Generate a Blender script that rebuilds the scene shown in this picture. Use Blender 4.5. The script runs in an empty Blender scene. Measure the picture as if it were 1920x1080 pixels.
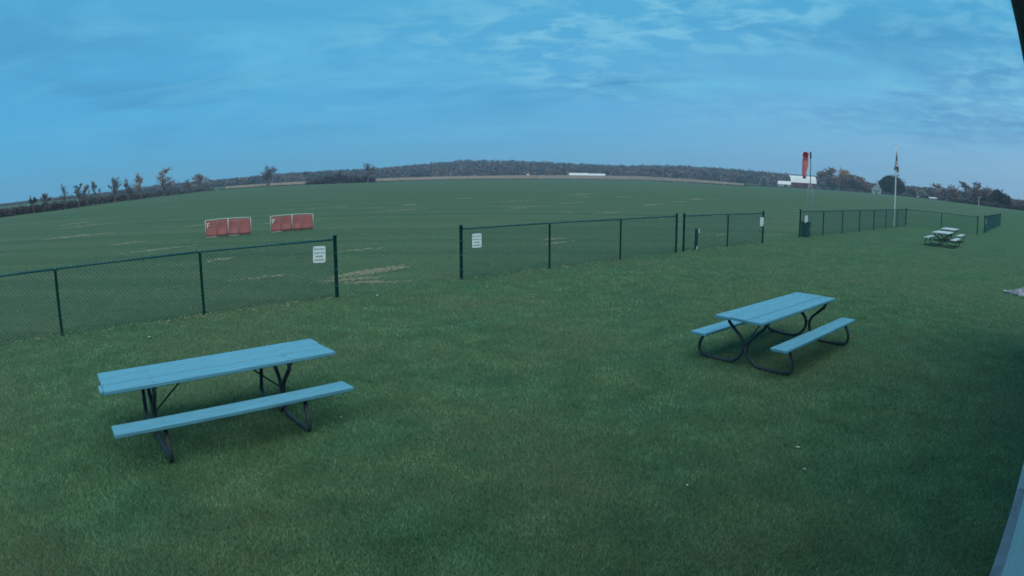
import bpy, bmesh, math, random
import numpy as np
from mathutils import Vector, Matrix, Quaternion, noise

R = math.radians
scene = bpy.context.scene
C = scene.collection

# ------------------------------------------------------------------ camera
CAM_H = 2.4866
cam_d = bpy.data.cameras.new('camera')
cam = bpy.data.objects.new('camera', cam_d)
C.objects.link(cam)
cam.location = (0, 0, CAM_H)
cam.rotation_euler = (math.pi / 2 - 0.17369, 0, 0)
cam_d.type = 'PANO'
cam_d.sensor_fit = 'HORIZONTAL'
cam_d.sensor_width = 36.0
cam_d.sensor_height = 20.25
cam_d.clip_start = 0.02
cam_d.clip_end = 6000
pano = cam_d if hasattr(cam_d, 'panorama_type') else cam_d.cycles
pano.panorama_type = 'FISHEYE_LENS_POLYNOMIAL'
pano.fisheye_fov = R(170)
# wide security lens: r = f (th - 0.0402 th^3), inverted to th(r), r in sensor mm
_th = np.linspace(0.001, 1.05, 200)
_r = 1211.13 * (_th - 0.04021 * _th ** 3) * 36.0 / 1920.0
_A = np.stack([_r, _r ** 2, _r ** 3, _r ** 4], 1)
_k = np.linalg.lstsq(_A, _th, rcond=None)[0]
pano.fisheye_polynomial_k0 = 0.0
pano.fisheye_polynomial_k1 = -float(_k[0])
pano.fisheye_polynomial_k2 = -float(_k[1])
pano.fisheye_polynomial_k3 = -float(_k[2])
pano.fisheye_polynomial_k4 = -float(_k[3])
scene.camera = cam

# ------------------------------------------------------------------ world: dusk sky with thin cloud
SUN_AZ, SUN_EL = R(165), R(62)
world = bpy.data.worlds.new('World')
scene.world = world
world.use_nodes = True
wn, wl = world.node_tree.nodes, world.node_tree.links
wn.clear()
def N(nodes, t, **kw):
    n = nodes.new(t)
    for k, v in kw.items():
        if k.startswith('i_'):
            key = k[2:]
            n.inputs[int(key) if key.isdigit() else key.replace('_', ' ')].default_value = v
        else:
            setattr(n, k, v)
    return n
sky = N(wn, 'ShaderNodeTexSky', sky_type='NISHITA', sun_disc=False)
sky.sun_elevation = SUN_EL
sky.sun_rotation = SUN_AZ
sky.altitude = 250
sky.air_density = 1.0
sky.dust_density = 0.6
sky.ozone_density = 3.0
tc = N(wn, 'ShaderNodeTexCoord')
sep = N(wn, 'ShaderNodeSeparateXYZ')
wl.new(tc.outputs['Generated'], sep.inputs[0])
def wmath(op, a, b=None, clamp=False):
    n = wn.new('ShaderNodeMath'); n.operation = op; n.use_clamp = clamp
    for i, v in enumerate((a, b)):
        if v is None: continue
        if isinstance(v, (int, float)): n.inputs[i].default_value = v
        else: wl.new(v, n.inputs[i])
    return n.outputs[0]
zc = wmath('MAXIMUM', sep.outputs[2], 0.0)
zd = wmath('ADD', zc, 0.09)
comb = N(wn, 'ShaderNodeCombineXYZ')
wl.new(wmath('DIVIDE', sep.outputs[0], zd), comb.inputs[0])
wl.new(wmath('DIVIDE', sep.outputs[1], zd), comb.inputs[1])
def wnoise(scale, detail, rough, dist, rot, sx, sy, off=(0, 0, 0)):
    mp = N(wn, 'ShaderNodeMapping')
    mp.inputs['Location'].default_value = off
    mp.inputs['Rotation'].default_value = (0, 0, rot)
    mp.inputs['Scale'].default_value = (sx, sy, 1)
    wl.new(comb.outputs[0], mp.inputs[0])
    t = N(wn, 'ShaderNodeTexNoise')
    t.inputs['Scale'].default_value = scale; t.inputs['Detail'].default_value = detail
    t.inputs['Roughness'].default_value = rough; t.inputs['Distortion'].default_value = dist
    wl.new(mp.outputs[0], t.inputs[0])
    return t.outputs[0]
def wramp(src, pts):
    n = wn.new('ShaderNodeValToRGB')
    while len(n.color_ramp.elements) < len(pts): n.color_ramp.elements.new(0.5)
    for e, (p, c) in zip(n.color_ramp.elements, pts):
        e.position = p; e.color = (*c, 1) if len(c) == 3 else c
    wl.new(src, n.inputs[0])
    return n.outputs[0]
def wmix(fac, a, b, mode='MIX'):
    n = wn.new('ShaderNodeMix'); n.data_type = 'RGBA'; n.blend_type = mode
    for s, v in ((n.inputs[0], fac), (n.inputs[6], a), (n.inputs[7], b)):
        if isinstance(v, (int, float)): s.default_value = v
        elif isinstance(v, tuple): s.default_value = (*v, 1)
        else: wl.new(v, s)
    return n.outputs[2]
# background strength is 0.1, so colours below are ten times the radiance
BACK = 0.1
EXPO = 2 ** 0.6                       # sky colours below are as displayed; the camera exposure is divided out
grad = wramp(zc, [(0.0, (0.090, 0.40, 0.70)), (0.10, (0.075, 0.395, 0.71)), (0.24, (0.088, 0.42, 0.69)), (0.6, (0.105, 0.44, 0.70))])
# broad glow towards the side where the sun went down (+X), very gentle
west = wmath('MULTIPLY_ADD', sep.outputs[0], 0.5)
west.node.inputs[2].default_value = 0.5
west = wmath('POWER', west, 3.0)
low = wmath('SUBTRACT', 1.0, wmath('MULTIPLY', zc, 4.0, True), True)
base = wmix(wmath('MULTIPLY', wmath('MULTIPLY', west, low), 0.95), grad, (0.50, 0.57, 0.75))
base10 = wmix(1.0, base, (1 / BACK / EXPO,) * 3, 'MULTIPLY')
tint = wmix(1.0, sky.outputs[0], (0.30, 0.72, 0.86), 'MULTIPLY')
air = wmix(0.14, base10, tint)
# high cloud: broad darker sheets, bright wisps and small cloudlets
broad = wnoise(0.42, 5, 0.55, 0.5, 0.5, 0.9, 1.25, (3.1, 1.7, 0))
wisp = wnoise(0.75, 8, 0.60, 0.9, 0.35, 0.9, 1.3, (7.3, 2.2, 0))
cell = wnoise(4.2, 5, 0.60, 0.35, 0.8, 1.0, 1.1, (1.0, 9.0, 0))
patch = wnoise(0.42, 3, 0.5, 0.3, 0.0, 1.0, 1.0, (5.0, 0.6, 0))
fade = wmath('MULTIPLY', wmath('SUBTRACT', zc, 0.035), 9.0, True)
dark_m = wmath('MULTIPLY', wramp(broad, [(0.50, (0, 0, 0)), (0.66, (1, 1, 1))]), fade)
light_m = wmath('MULTIPLY', wramp(wisp, [(0.47, (0, 0, 0)), (0.72, (1, 1, 1))]), fade)
cell_m = wmath('MULTIPLY', wmath('MULTIPLY', wramp(cell, [(0.45, (0, 0, 0)), (0.62, (1, 1, 1))]),
               wramp(wmath('ADD', patch, wmath('MULTIPLY', sep.outputs[0], 0.22)), [(0.46, (0, 0, 0)), (0.66, (1, 1, 1))])), fade)
s1 = wmix(wmath('MULTIPLY', dark_m, 0.9), air, tuple(v / BACK / EXPO for v in (0.064, 0.29, 0.555)))
s2 = wmix(wmath('MULTIPLY', light_m, 0.75), s1, tuple(v / BACK / EXPO for v in (0.15, 0.53, 0.78)))
s3 = wmix(wmath('MULTIPLY', cell_m, 0.75), s2, tuple(v / BACK / EXPO for v in (0.22, 0.57, 0.78)))
bg = N(wn, 'ShaderNodeBackground')
bg.inputs['Strength'].default_value = BACK
wl.new(s3, bg.inputs[0])
wo = N(wn, 'ShaderNodeOutputWorld')
wl.new(bg.outputs[0], wo.inputs[0])
world.cycles.sampling_method = 'MANUAL'
world.cycles.sample_map_resolution = 512

# ------------------------------------------------------------------ soft dusk sun
sd = bpy.data.lights.new('sun', 'SUN')
sd.energy = 1.5
sd.angle = R(85)
sd.color = (1.0, 0.86, 0.66)
sun = bpy.data.objects.new('sun', sd)
C.objects.link(sun)
sdir = Vector((math.sin(SUN_AZ) * math.cos(SUN_EL), math.cos(SUN_AZ) * math.cos(SUN_EL), math.sin(SUN_EL)))
sun.rotation_euler = sdir.to_track_quat('Z', 'Y').to_euler()
sun.location = sdir * 60

vs = scene.view_settings
vs.view_transform = 'Standard'
vs.look = 'None'
vs.exposure = 0.6
vs.gamma = 1.0
vs.use_curve_mapping = False
scene.cycles.use_denoising = True
scene.cycles.max_bounces = 5
scene.cycles.diffuse_bounces = 3
scene.cycles.volume_bounces = 0
scene.cycles.transparent_max_bounces = 8
scene.cycles.filter_width = 1.7

# ------------------------------------------------------------------ materials
def make_mat(name, col, rough=0.7, var=0.0, scale=5.0, spec=0.3, metal=0.0, bump=0.0, col2=None, coord='Object', stretch=(1, 1, 1), island=0.0):
    m = bpy.data.materials.new(name); m.use_nodes = True
    n, l = m.node_tree.nodes, m.node_tree.links
    p = n['Principled BSDF']
    p.inputs['Roughness'].default_value = rough
    p.inputs['Metallic'].default_value = metal
    p.inputs['Specular IOR Level'].default_value = spec
    p.inputs['Base Color'].default_value = (*col, 1)
    t = n.new('ShaderNodeTexCoord'); mp = n.new('ShaderNodeMapping')
    mp.inputs['Scale'].default_value = stretch
    l.new(t.outputs[coord], mp.inputs[0])
    nz = n.new('ShaderNodeTexNoise'); nz.inputs['Scale'].default_value = scale; nz.inputs['Detail'].default_value = 5
    l.new(mp.outputs[0], nz.inputs[0])
    src = nz.outputs[0]
    if island:
        g = n.new('ShaderNodeNewGeometry')
        mx = n.new('ShaderNodeMix'); mx.data_type = 'FLOAT'; mx.inputs[0].default_value = island
        l.new(nz.outputs[0], mx.inputs[2]); l.new(g.outputs['Random Per Island'], mx.inputs[3])
        src = mx.outputs[0]
    if var or col2:
        r = n.new('ShaderNodeValToRGB')
        a = col2 if col2 else tuple(c * (1 - var) for c in col)
        b = col if col2 else tuple(min(1, c * (1 + var)) for c in col)
        r.color_ramp.elements[0].position = 0.3 if not island else 0.15
        r.color_ramp.elements[1].position = 0.7 if not island else 0.85
        r.color_ramp.elements[0].color = (*a, 1); r.color_ramp.elements[1].color = (*b, 1)
        l.new(src, r.inputs[0]); l.new(r.outputs[0], p.inputs['Base Color'])
    if bump:
        b = n.new('ShaderNodeBump'); b.inputs['Strength'].default_value = bump; b.inputs['Distance'].default_value = 0.01
        l.new(nz.outputs[0], b.inputs['Height']); l.new(b.outputs[0], p.inputs['Normal'])
    return m

M = {}
M['plank'] = make_mat('painted_plank', (0.140, 0.39, 0.51), 0.62, col2=(0.100, 0.305, 0.42), scale=6, spec=0.3, bump=0.5, stretch=(0.7, 6, 6))
M['plank_pale'] = make_mat('pale_plank', (0.50, 0.58, 0.62), 0.6, col2=(0.40, 0.47, 0.50), scale=6, bump=0.3, stretch=(0.6, 9, 9))
M['steel_dark'] = make_mat('dark_tube', (0.035, 0.045, 0.06), 0.5, var=0.3, scale=14, spec=0.4)
M['bolt'] = make_mat('bolt', (0.25, 0.25, 0.26), 0.4, metal=0.7)
M['fence'] = make_mat('green_vinyl', (0.018, 0.110, 0.115), 0.5, var=0.25, scale=8, spec=0.4)
M['wire'] = make_mat('green_wire', (0.018, 0.085, 0.085), 0.5, spec=0.35)
M['sign'] = make_mat('sign_white', (0.80, 0.90, 0.90), 0.5, var=0.05, scale=6)
M['sign_edge'] = make_mat('sign_edge', (0.03, 0.04, 0.04), 0.6)
M['ink'] = make_mat('sign_ink', (0.05, 0.07, 0.10), 0.6)
M['red'] = make_mat('red_fabric', (0.44, 0.150, 0.145), 0.8, var=0.12, scale=2.2, bump=0.3)
M['pvc'] = make_mat('white_pipe', (0.52, 0.52, 0.52), 0.45, var=0.06)
M['sock'] = make_mat('windsock_red', (0.85, 0.18, 0.20), 0.75, var=0.15, scale=5)
M['black'] = make_mat('black_sleeve', (0.015, 0.017, 0.02), 0.5)
M['galv'] = make_mat('galvanised', (0.36, 0.40, 0.43), 0.45, var=0.15, scale=9, metal=0.3)
M['pole_white'] = make_mat('pole_white', (0.66, 0.66, 0.64), 0.4, var=0.05)
M['box_green'] = make_mat('box_green', (0.016, 0.07, 0.075), 0.6, var=0.2)
M['concrete'] = make_mat('concrete', (0.24, 0.26, 0.30), 0.85, var=0.2, scale=9, bump=0.3)
M['siding'] = make_mat('white_siding', (0.60, 0.64, 0.66), 0.6, var=0.05, scale=3)
M['trim'] = make_mat('dark_trim', (0.035, 0.04, 0.05), 0.5, var=0.2)
M['roof_metal'] = make_mat('pale_metal_roof', (0.74, 0.76, 0.76), 0.5, var=0.07, scale=0.4)
M['barn_red'] = make_mat('barn_red', (0.20, 0.065, 0.070), 0.8, var=0.25, scale=0.8)
M['house_white'] = make_mat('house_white', (0.45, 0.47, 0.48), 0.7, var=0.08)
M['shingle'] = make_mat('grey_shingle', (0.12, 0.13, 0.15), 0.85, var=0.2, scale=2)
M['glass'] = make_mat('dark_glass', (0.02, 0.025, 0.035), 0.15, spec=0.5)
M['wood_pole'] = make_mat('utility_wood', (0.36, 0.33, 0.30), 0.9, var=0.2)
M['bark'] = make_mat('bark', (0.150, 0.125, 0.130), 0.95, var=0.3, scale=2)
M['leaf_brown'] = make_mat('leaf_brown', (0.34, 0.20, 0.165), 0.9, col2=(0.18, 0.115, 0.105), island=0.8)
M['leaf_orange'] = make_mat('leaf_orange', (0.55, 0.30, 0.17), 0.9, col2=(0.30, 0.17, 0.11), island=0.8)
M['leaf_grey'] = make_mat('leaf_grey', (0.21, 0.18, 0.195), 0.95, col2=(0.115, 0.10, 0.12), island=0.8)
M['leaf_green'] = make_mat('leaf_green', (0.030, 0.048, 0.028), 0.9, col2=(0.012, 0.022, 0.016), island=0.8)
M['scrub'] = make_mat('scrub', (0.145, 0.10, 0.118), 0.95, col2=(0.040, 0.042, 0.056), island=0.7)
M['forest'] = make_mat('forest', (0.10, 0.066, 0.050), 0.95, col2=(0.030, 0.032, 0.030), scale=0.028, island=0.25)
def species_material():
    m = bpy.data.materials.new('forest_tree'); m.use_nodes = True
    n, l = m.node_tree.nodes, m.node_tree.links
    p = n['Principled BSDF']; p.inputs['Roughness'].default_value = .95; p.inputs['Specular IOR Level'].default_value = .1
    a = n.new('ShaderNodeVertexColor'); a.layer_name = 'species'
    g = n.new('ShaderNodeNewGeometry'); r = n.new('ShaderNodeMapRange'); r.inputs[3].default_value = .88; r.inputs[4].default_value = 1.12
    l.new(g.outputs['Random Per Island'], r.inputs[0])
    x = n.new('ShaderNodeVectorMath'); x.operation = 'SCALE'; l.new(a.outputs[0], x.inputs[0]); l.new(r.outputs[0], x.inputs['Scale'])
    l.new(x.outputs[0], p.inputs['Base Color']); return m
M['forest_tree'] = species_material()
M['corn'] = make_mat('dry_corn', (0.62, 0.50, 0.41), 0.95, col2=(0.40, 0.32, 0.26), island=0.8)
M['straw'] = make_mat('straw', (0.29, 0.30, 0.215), 0.9, col2=(0.16, 0.175, 0.12), island=0.9)
M['paper'] = make_mat('paper', (0.52, 0.52, 0.50), 0.8)
M['gravel'] = make_mat('gravel', (0.36, 0.38, 0.44), 0.9, col2=(0.18, 0.20, 0.25), island=0.9)

def ground_material():
    m = bpy.data.materials.new('turf'); m.use_nodes = True
    n, l = m.node_tree.nodes, m.node_tree.links
    p = n['Principled BSDF']; p.inputs['Roughness'].default_value = 0.95; p.inputs['Specular IOR Level'].default_value = 0.1
    geo = n.new('ShaderNodeNewGeometry')
    def mapped(rot, sc):
        mp = n.new('ShaderNodeMapping'); mp.vector_type = 'POINT'
        mp.inputs['Rotation'].default_value = (0, 0, rot); mp.inputs['Scale'].default_value = sc
        l.new(geo.outputs['Position'], mp.inputs[0]); return mp.outputs[0]
    def nz(vec, scale, detail=4, rough=0.55, dist=0.0):
        t = n.new('ShaderNodeTexNoise'); t.inputs['Scale'].default_value = scale; t.inputs['Detail'].default_value = detail
        t.inputs['Roughness'].default_value = rough; t.inputs['Distortion'].default_value = dist
        l.new(vec, t.inputs[0]); return t.outputs[0]
    def ramp(s, a, b, ca, cb):
        r = n.new('ShaderNodeValToRGB'); r.color_ramp.elements[0].position = a; r.color_ramp.elements[1].position = b
        r.color_ramp.elements[0].color = (*ca, 1); r.color_ramp.elements[1].color = (*cb, 1)
        l.new(s, r.inputs[0]); return r.outputs[0]
    def mix(f, a, b):
        x = n.new('ShaderNodeMix'); x.data_type = 'RGBA'
        for s, v in ((x.inputs[0], f), (x.inputs[6], a), (x.inputs[7], b)):
            if isinstance(v, (int, float)): s.default_value = v
            elif isinstance(v, tuple): s.default_value = (*v, 1)
            else: l.new(v, s)
        return x.outputs[2]
    def mth(op, a, b, clamp=False):
        x = n.new('ShaderNodeMath'); x.operation = op; x.use_clamp = clamp
        for i, v in enumerate((a, b)):
            if isinstance(v, (int, float)): x.inputs[i].default_value = v
            else: l.new(v, x.inputs[i])
        return x.outputs[0]
    A = 0.72
    plain = mapped(0, (1, 1, 1))
    along = mapped(-A, (0.035, 1, 1))           # stretched along the mowing direction
    sepn = n.new('ShaderNodeSeparateXYZ'); l.new(mapped(-A, (1, 1, 1)), sepn.inputs[0])
    lawn = ramp(nz(plain, 0.55, 6, 0.6), 0.35, 0.68, (0.052, 0.124, 0.066), (0.088, 0.155, 0.080))
    lawn = mix(mth('MULTIPLY', nz(plain, 38, 3, 0.7), 0.55), lawn, (0.034, 0.090, 0.046))
    field = ramp(nz(along, 0.55, 5, 0.6), 0.36, 0.66, (0.062, 0.122, 0.070), (0.108, 0.160, 0.094))
    field = mix(ramp(nz(along, 0.16, 3, 0.5), 0.56, 0.68, (0, 0, 0), (0.55,) * 3), field, (0.125, 0.180, 0.105))
    field = mix(mth('MULTIPLY', nz(mapped(-A, (0.3, 1, 1)), 2.2, 7, 0.72), 0.62), field, (0.046, 0.104, 0.054))
    band = ramp(nz(mapped(-A, (0.004, 1, 1)), 0.75, 2, 0.5), 0.40, 0.60, (0.94, 0.95, 0.95), (1.04, 1.03, 1.03))
    mb_ = n.new('ShaderNodeMix'); mb_.data_type = 'RGBA'; mb_.blend_type = 'MULTIPLY'; mb_.inputs[0].default_value = 0.9
    l.new(field, mb_.inputs[6]); l.new(band, mb_.inputs[7]); field = mb_.outputs[2]
    # pale dry streaks left by mowing
    dry = ramp(nz(mapped(-A, (0.22, 1, 1)), 0.62, 5, 0.6, 0.3), 0.665, 0.72, (0, 0, 0), (0.75,) * 3)
    field = mix(dry, field, (0.20, 0.19, 0.12))
    # the lawn ends at the fence line
    edge = mth('ADD', mth('MULTIPLY', mth('SUBTRACT', sepn.outputs[1], 12.35), 1.4), mth('MULTIPLY', nz(plain, 1.2, 3), 0.9))
    edge = mth('SUBTRACT', edge, 0.45, True)
    col = mix(edge, lawn, field)
    l.new(col, p.inputs['Base Color'])
    b = n.new('ShaderNodeBump'); b.inputs['Strength'].default_value = 0.6; b.inputs['Distance'].default_value = 0.03
    l.new(nz(plain, 45, 4, 0.7), b.inputs['Height']); l.new(b.outputs[0], p.inputs['Normal'])
    return m
M['turf'] = ground_material()

def blade_material():
    m = bpy.data.materials.new('grass_blade'); m.use_nodes = True
    n, l = m.node_tree.nodes, m.node_tree.links
    p = n['Principled BSDF']; p.inputs['Roughness'].default_value = 0.6; p.inputs['Specular IOR Level'].default_value = 0.25
    geo = n.new('ShaderNodeNewGeometry')
    def nzt(scale, detail):
        t = n.new('ShaderNodeTexNoise'); t.inputs['Scale'].default_value = scale; t.inputs['Detail'].default_value = detail
        l.new(geo.outputs['Position'], t.inputs[0]); return t.outputs[0]
    r = n.new('ShaderNodeValToRGB')
    el = r.color_ramp.elements
    el[0].position = 0.0; el[0].color = (0.053, 0.172, 0.074, 1)
    el[1].position = 0.90; el[1].color = (0.138, 0.345, 0.160, 1)
    e = el.new(0.965); e.color = (0.26, 0.27, 0.18, 1)
    l.new(geo.outputs['Random Per Island'], r.inputs[0])
    r2 = n.new('ShaderNodeValToRGB')
    r2.color_ramp.elements[0].position = 0.40; r2.color_ramp.elements[0].color = (0, 0, 0, 1)
    r2.color_ramp.elements[1].position = 0.68; r2.color_ramp.elements[1].color = (0.6, 0.6, 0.6, 1)
    l.new(nzt(0.75, 5), r2.inputs[0])
    x = n.new('ShaderNodeMix'); x.data_type = 'RGBA'; x.inputs[7].default_value = (0.222, 0.285, 0.118, 1)
    l.new(r2.outputs[0], x.inputs[0]); l.new(r.outputs[0], x.inputs[6])
    r3 = n.new('ShaderNodeValToRGB')
    r3.color_ramp.elements[0].position = 0.38; r3.color_ramp.elements[0].color = (0.64, 0.70, 0.67, 1)
    r3.color_ramp.elements[1].position = 0.62; r3.color_ramp.elements[1].color = (1.32, 1.25, 1.36, 1)
    l.new(nzt(1.9, 4), r3.inputs[0])
    y = n.new('ShaderNodeMix'); y.data_type = 'RGBA'; y.blend_type = 'MULTIPLY'; y.inputs[0].default_value = 1.0
    l.new(x.outputs[2], y.inputs[6]); l.new(r3.outputs[0], y.inputs[7])
    r4 = n.new('ShaderNodeValToRGB')
    r4.color_ramp.elements[0].position = 0.45; r4.color_ramp.elements[0].color = (0, 0, 0, 1)
    r4.color_ramp.elements[1].position = 0.62; r4.color_ramp.elements[1].color = (0.65, 0.65, 0.65, 1)
    l.new(nzt(0.30, 6), r4.inputs[0])
    w = n.new('ShaderNodeMix'); w.data_type = 'RGBA'; w.inputs[7].default_value = (0.225, 0.228, 0.128, 1)
    l.new(r4.outputs[0], w.inputs[0]); l.new(y.outputs[2], w.inputs[6])
    l.new(w.outputs[2], p.inputs['Base Color'])
    return m
M['blade'] = blade_material()

# ------------------------------------------------------------------ helpers
def polar(az, d, z=0.0):
    return Vector((d * math.sin(R(az)), d * math.cos(R(az)), z))
def tag(o, label=None, cat=None, group=None, kind=None):
    if label: o['label'] = label
    if cat: o['category'] = cat
    if group: o['group'] = group
    if kind: o['kind'] = kind
    return o
def empty(name, loc, rz=0.0):
    o = bpy.data.objects.new(name, None); C.objects.link(o)
    o.location = loc; o.rotation_euler = (0, 0, rz); o.empty_display_size = 0.2
    return o
def mesh_obj(name, me, mat=None, parent=None):
    o = bpy.data.objects.new(name, me); C.objects.link(o)
    if mat and not me.materials: me.materials.append(mat)
    if parent: o.parent = parent
    return o
class MB:
    def __init__(s): s.v = []; s.f = []
    def add(s, v, f):
        k = len(s.v); s.v += [tuple(a) for a in v]; s.f += [tuple(i + k for i in q) for q in f]; return s
    def box(s, c, d, m=None, bev=0.0):
        x, y, z = (a / 2 for a in d)
        if bev:
            b = min(bev, x * .9, y * .9, z * .9)
            vs = []
            for sz in (-1, 1):
                for dx, dy in ((x, y - b), (x - b, y), (-x + b, y), (-x, y - b), (-x, -y + b), (-x + b, -y), (x - b, -y), (x, -y + b)):
                    vs.append((dx, dy, sz * (z - b)))
            top = [(dx * (1 - b / x), dy * (1 - b / y), z) for dx, dy, _ in vs[8:]]
            bot = [(dx * (1 - b / x), dy * (1 - b / y), -z) for dx, dy, _ in vs[:8]]
            vv = bot + vs + top
            ff = [tuple(range(7, -1, -1)), tuple(range(24, 32))]
            for r in range(3):
                for i in range(8):
                    j = (i + 1) % 8
                    ff.append((r * 8 + i, r * 8 + j, r * 8 + 8 + j, r * 8 + 8 + i))
        else:
            vv = [(sx * x, sy * y, sz * z) for sz in (-1, 1) for sx, sy in ((-1, -1), (1, -1), (1, 1), (-1, 1))]
            ff = [(3, 2, 1, 0), (4, 5, 6, 7), (0, 1, 5, 4), (1, 2, 6, 5), (2, 3, 7, 6), (3, 0, 4, 7)]
        pts = []
        for q in vv:
            w = Vector(q)
            if m: w = m @ w
            pts.append(w + Vector(c))
        return s.add(pts, ff)
    def tube(s, path, r, n=8, cap=True, flat=None):
        path = [Vector(q) for q in path]
        rs = r if isinstance(r, (list, tuple)) else [r] * len(path)
        prev = None; rings = []
        for i, q in enumerate(path):
            t = (path[min(i + 1, len(path) - 1)] - path[max(i - 1, 0)]).normalized()
            if prev is None:
                u = t.orthogonal().normalized()
            else:
                u = (prev - t * prev.dot(t))
                u = u.normalized() if u.length > 1e-6 else t.orthogonal().normalized()
            prev = u; w = t.cross(u)
            rings.append([q + (u * math.cos(2 * math.pi * k / n) + w * math.sin(2 * math.pi * k / n)) * rs[i] for k in range(n)])
        vv = [p for g in rings for p in g]; ff = []
        for i in range(len(rings) - 1):
            for k in range(n):
                j = (k + 1) % n
                ff.append((i * n + k, i * n + j, (i + 1) * n + j, (i + 1) * n + k))
        if cap:
            ff.append(tuple(range(n - 1, -1, -1))); b = (len(rings) - 1) * n
            ff.append(tuple(range(b, b + n)))
        return s.add(vv, ff)
    def prism(s, prof, x0, x1):       # profile in (y, z) extruded along x
        k = len(prof)
        vv = [(x0, y, z) for y, z in prof] + [(x1, y, z) for y, z in prof]
        ff = [tuple(range(k - 1, -1, -1)), tuple(range(k, 2 * k))]
        for i in range(k):
            j = (i + 1) % k
            ff.append((i, j, k + j, k + i))
        return s.add(vv, ff)
    def mesh(s, name, smooth=False):
        me = bpy.data.meshes.new(name); me.from_pydata(s.v, [], s.f); me.update()
        bm = bmesh.new(); bm.from_mesh(me); bmesh.ops.recalc_face_normals(bm, faces=bm.faces); bm.to_mesh(me); bm.free()
        if smooth: me.polygons.foreach_set('use_smooth', [True] * len(me.polygons))
        return me
    def build(s, name, mat, parent=None, smooth=False):
        return mesh_obj(name, s.mesh(name, smooth), mat, parent)
def tri_soup(name, verts, mat, parent=None, nper=3):
    """verts: (n, nper, 3) array of separate faces"""
    verts = np.asarray(verts, dtype=np.float32); k = len(verts)
    me = bpy.data.meshes.new(name)
    me.vertices.add(k * nper); me.vertices.foreach_set('co', verts.reshape(-1))
    me.loops.add(k * nper); me.loops.foreach_set('vertex_index', np.arange(k * nper, dtype=np.int32))
    me.polygons.add(k); me.polygons.foreach_set('loop_start', np.arange(0, k * nper, nper, dtype=np.int32))
    me.update(calc_edges=True)
    return mesh_obj(name, me, mat, parent)
def smooth_path(pts, rad, seg=5):
    """round the corners of a polyline with the given radius"""
    pts = [Vector(p) for p in pts]; out = [pts[0]]
    for i in range(1, len(pts) - 1):
        a, b, c = pts[i - 1], pts[i], pts[i + 1]
        d1, d2 = (a - b), (c - b)
        k = min(rad, d1.length * .48, d2.length * .48)
        p, q = b + d1.normalized() * k, b + d2.normalized() * k
        for t in range(seg + 1):
            u = t / seg
            out.append(p * (1 - u) ** 2 + b * 2 * u * (1 - u) + q * u * u)
    out.append(pts[-1])
    return out
rng = np.random.default_rng(7)
random.seed(7)
FA = 0.7014                                  # direction of the fence line, tables and clubhouse
T = Vector((math.cos(FA), math.sin(FA), 0)); NR = Vector((math.sin(FA), -math.cos(FA), 0))

# ------------------------------------------------------------------ the ground
def build_ground():
    rings = [0, 2, 4, 7, 11, 16, 24, 36, 55, 80, 120, 180, 260, 380, 520, 700, 900, 1150, 1450]
    k = 72; vv = [(0, 0, 0)]; ff = []
    for r in rings[1:]:
        for i in range(k):
            a = 2 * math.pi * i / k
            vv.append((r * math.sin(a), r * math.cos(a), 0))
    for i in range(k): ff.append((0, 1 + (i + 1) % k, 1 + i))
    for g in range(len(rings) - 2):
        for i in range(k):
            j = (i + 1) % k; a = 1 + g * k; b = a + k
            ff.append((a + i, a + j, b + j, b + i))
    me = bpy.data.meshes.new('ground'); me.from_pydata(vv, [], ff); me.update()
    bm = bmesh.new(); bm.from_mesh(me); bmesh.ops.recalc_face_normals(bm, faces=bm.faces)
    if sum(f.normal.z for f in bm.faces) < 0: bmesh.ops.reverse_faces(bm, faces=bm.faces)
    bm.to_mesh(me); bm.free()
    tag(mesh_obj('ground', me, M['turf']), 'mown green lawn and airfield grass reaching to the trees', kind='structure')
build_ground()

# crest of the wooded hill: (azimuth, elevation of the tree tops in degrees)
CREST = [(-60, -.05), (-46, -.05), (-40, 0.0), (-36.4, 0.05), (-31.5, .30), (-25.6, .45), (-20.8, .72), (-17, .79), (-11.3, .92), (-7.5, 1.22), (-4.2, 1.49), (0, 1.43),
         (4.2, 1.27), (9, 1.10), (15, 1.24), (20.8, 1.05), (24.2, .93), (28.5, .82), (32.5, .55), (37.4, .55), (45, .30), (60, .25)]
def crest_z(az, d=1000.0):
    e = np.interp(az, [c[0] for c in CREST], [c[1] for c in CREST])
    return CAM_H + d * math.tan(R(e))
def hill_z(az, d):
    top = max(0.0, crest_z(az) - 11.0)
    u = min(max((d - 640.0) / 360.0, 0), 1)
    return top * (3 * u * u - 2 * u ** 3) - 0.4 * (1 - u)
def build_hill():
    azs = np.linspace(-62, 62, 90); ds = [630, 700, 770, 840, 910, 1000, 1120, 1300]
    vv = []; ff = []
    for d in ds:
        for a in azs:
            vv.append(tuple(polar(a, d, hill_z(a, min(d, 1000)) - (0 if d <= 1000 else (d - 1000) * 0.02))))
    k = len(azs)
    for i in range(len(ds) - 1):
        for j in range(k - 1):
            ff.append((i * k + j, i * k + j + 1, (i + 1) * k + j + 1, (i + 1) * k + j))
    me = bpy.data.meshes.new('hill'); me.from_pydata(vv, [], ff); me.update()
    tag(mesh_obj('hill', me, M['forest']), 'long low wooded hill on the horizon', kind='structure')
build_hill()
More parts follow.
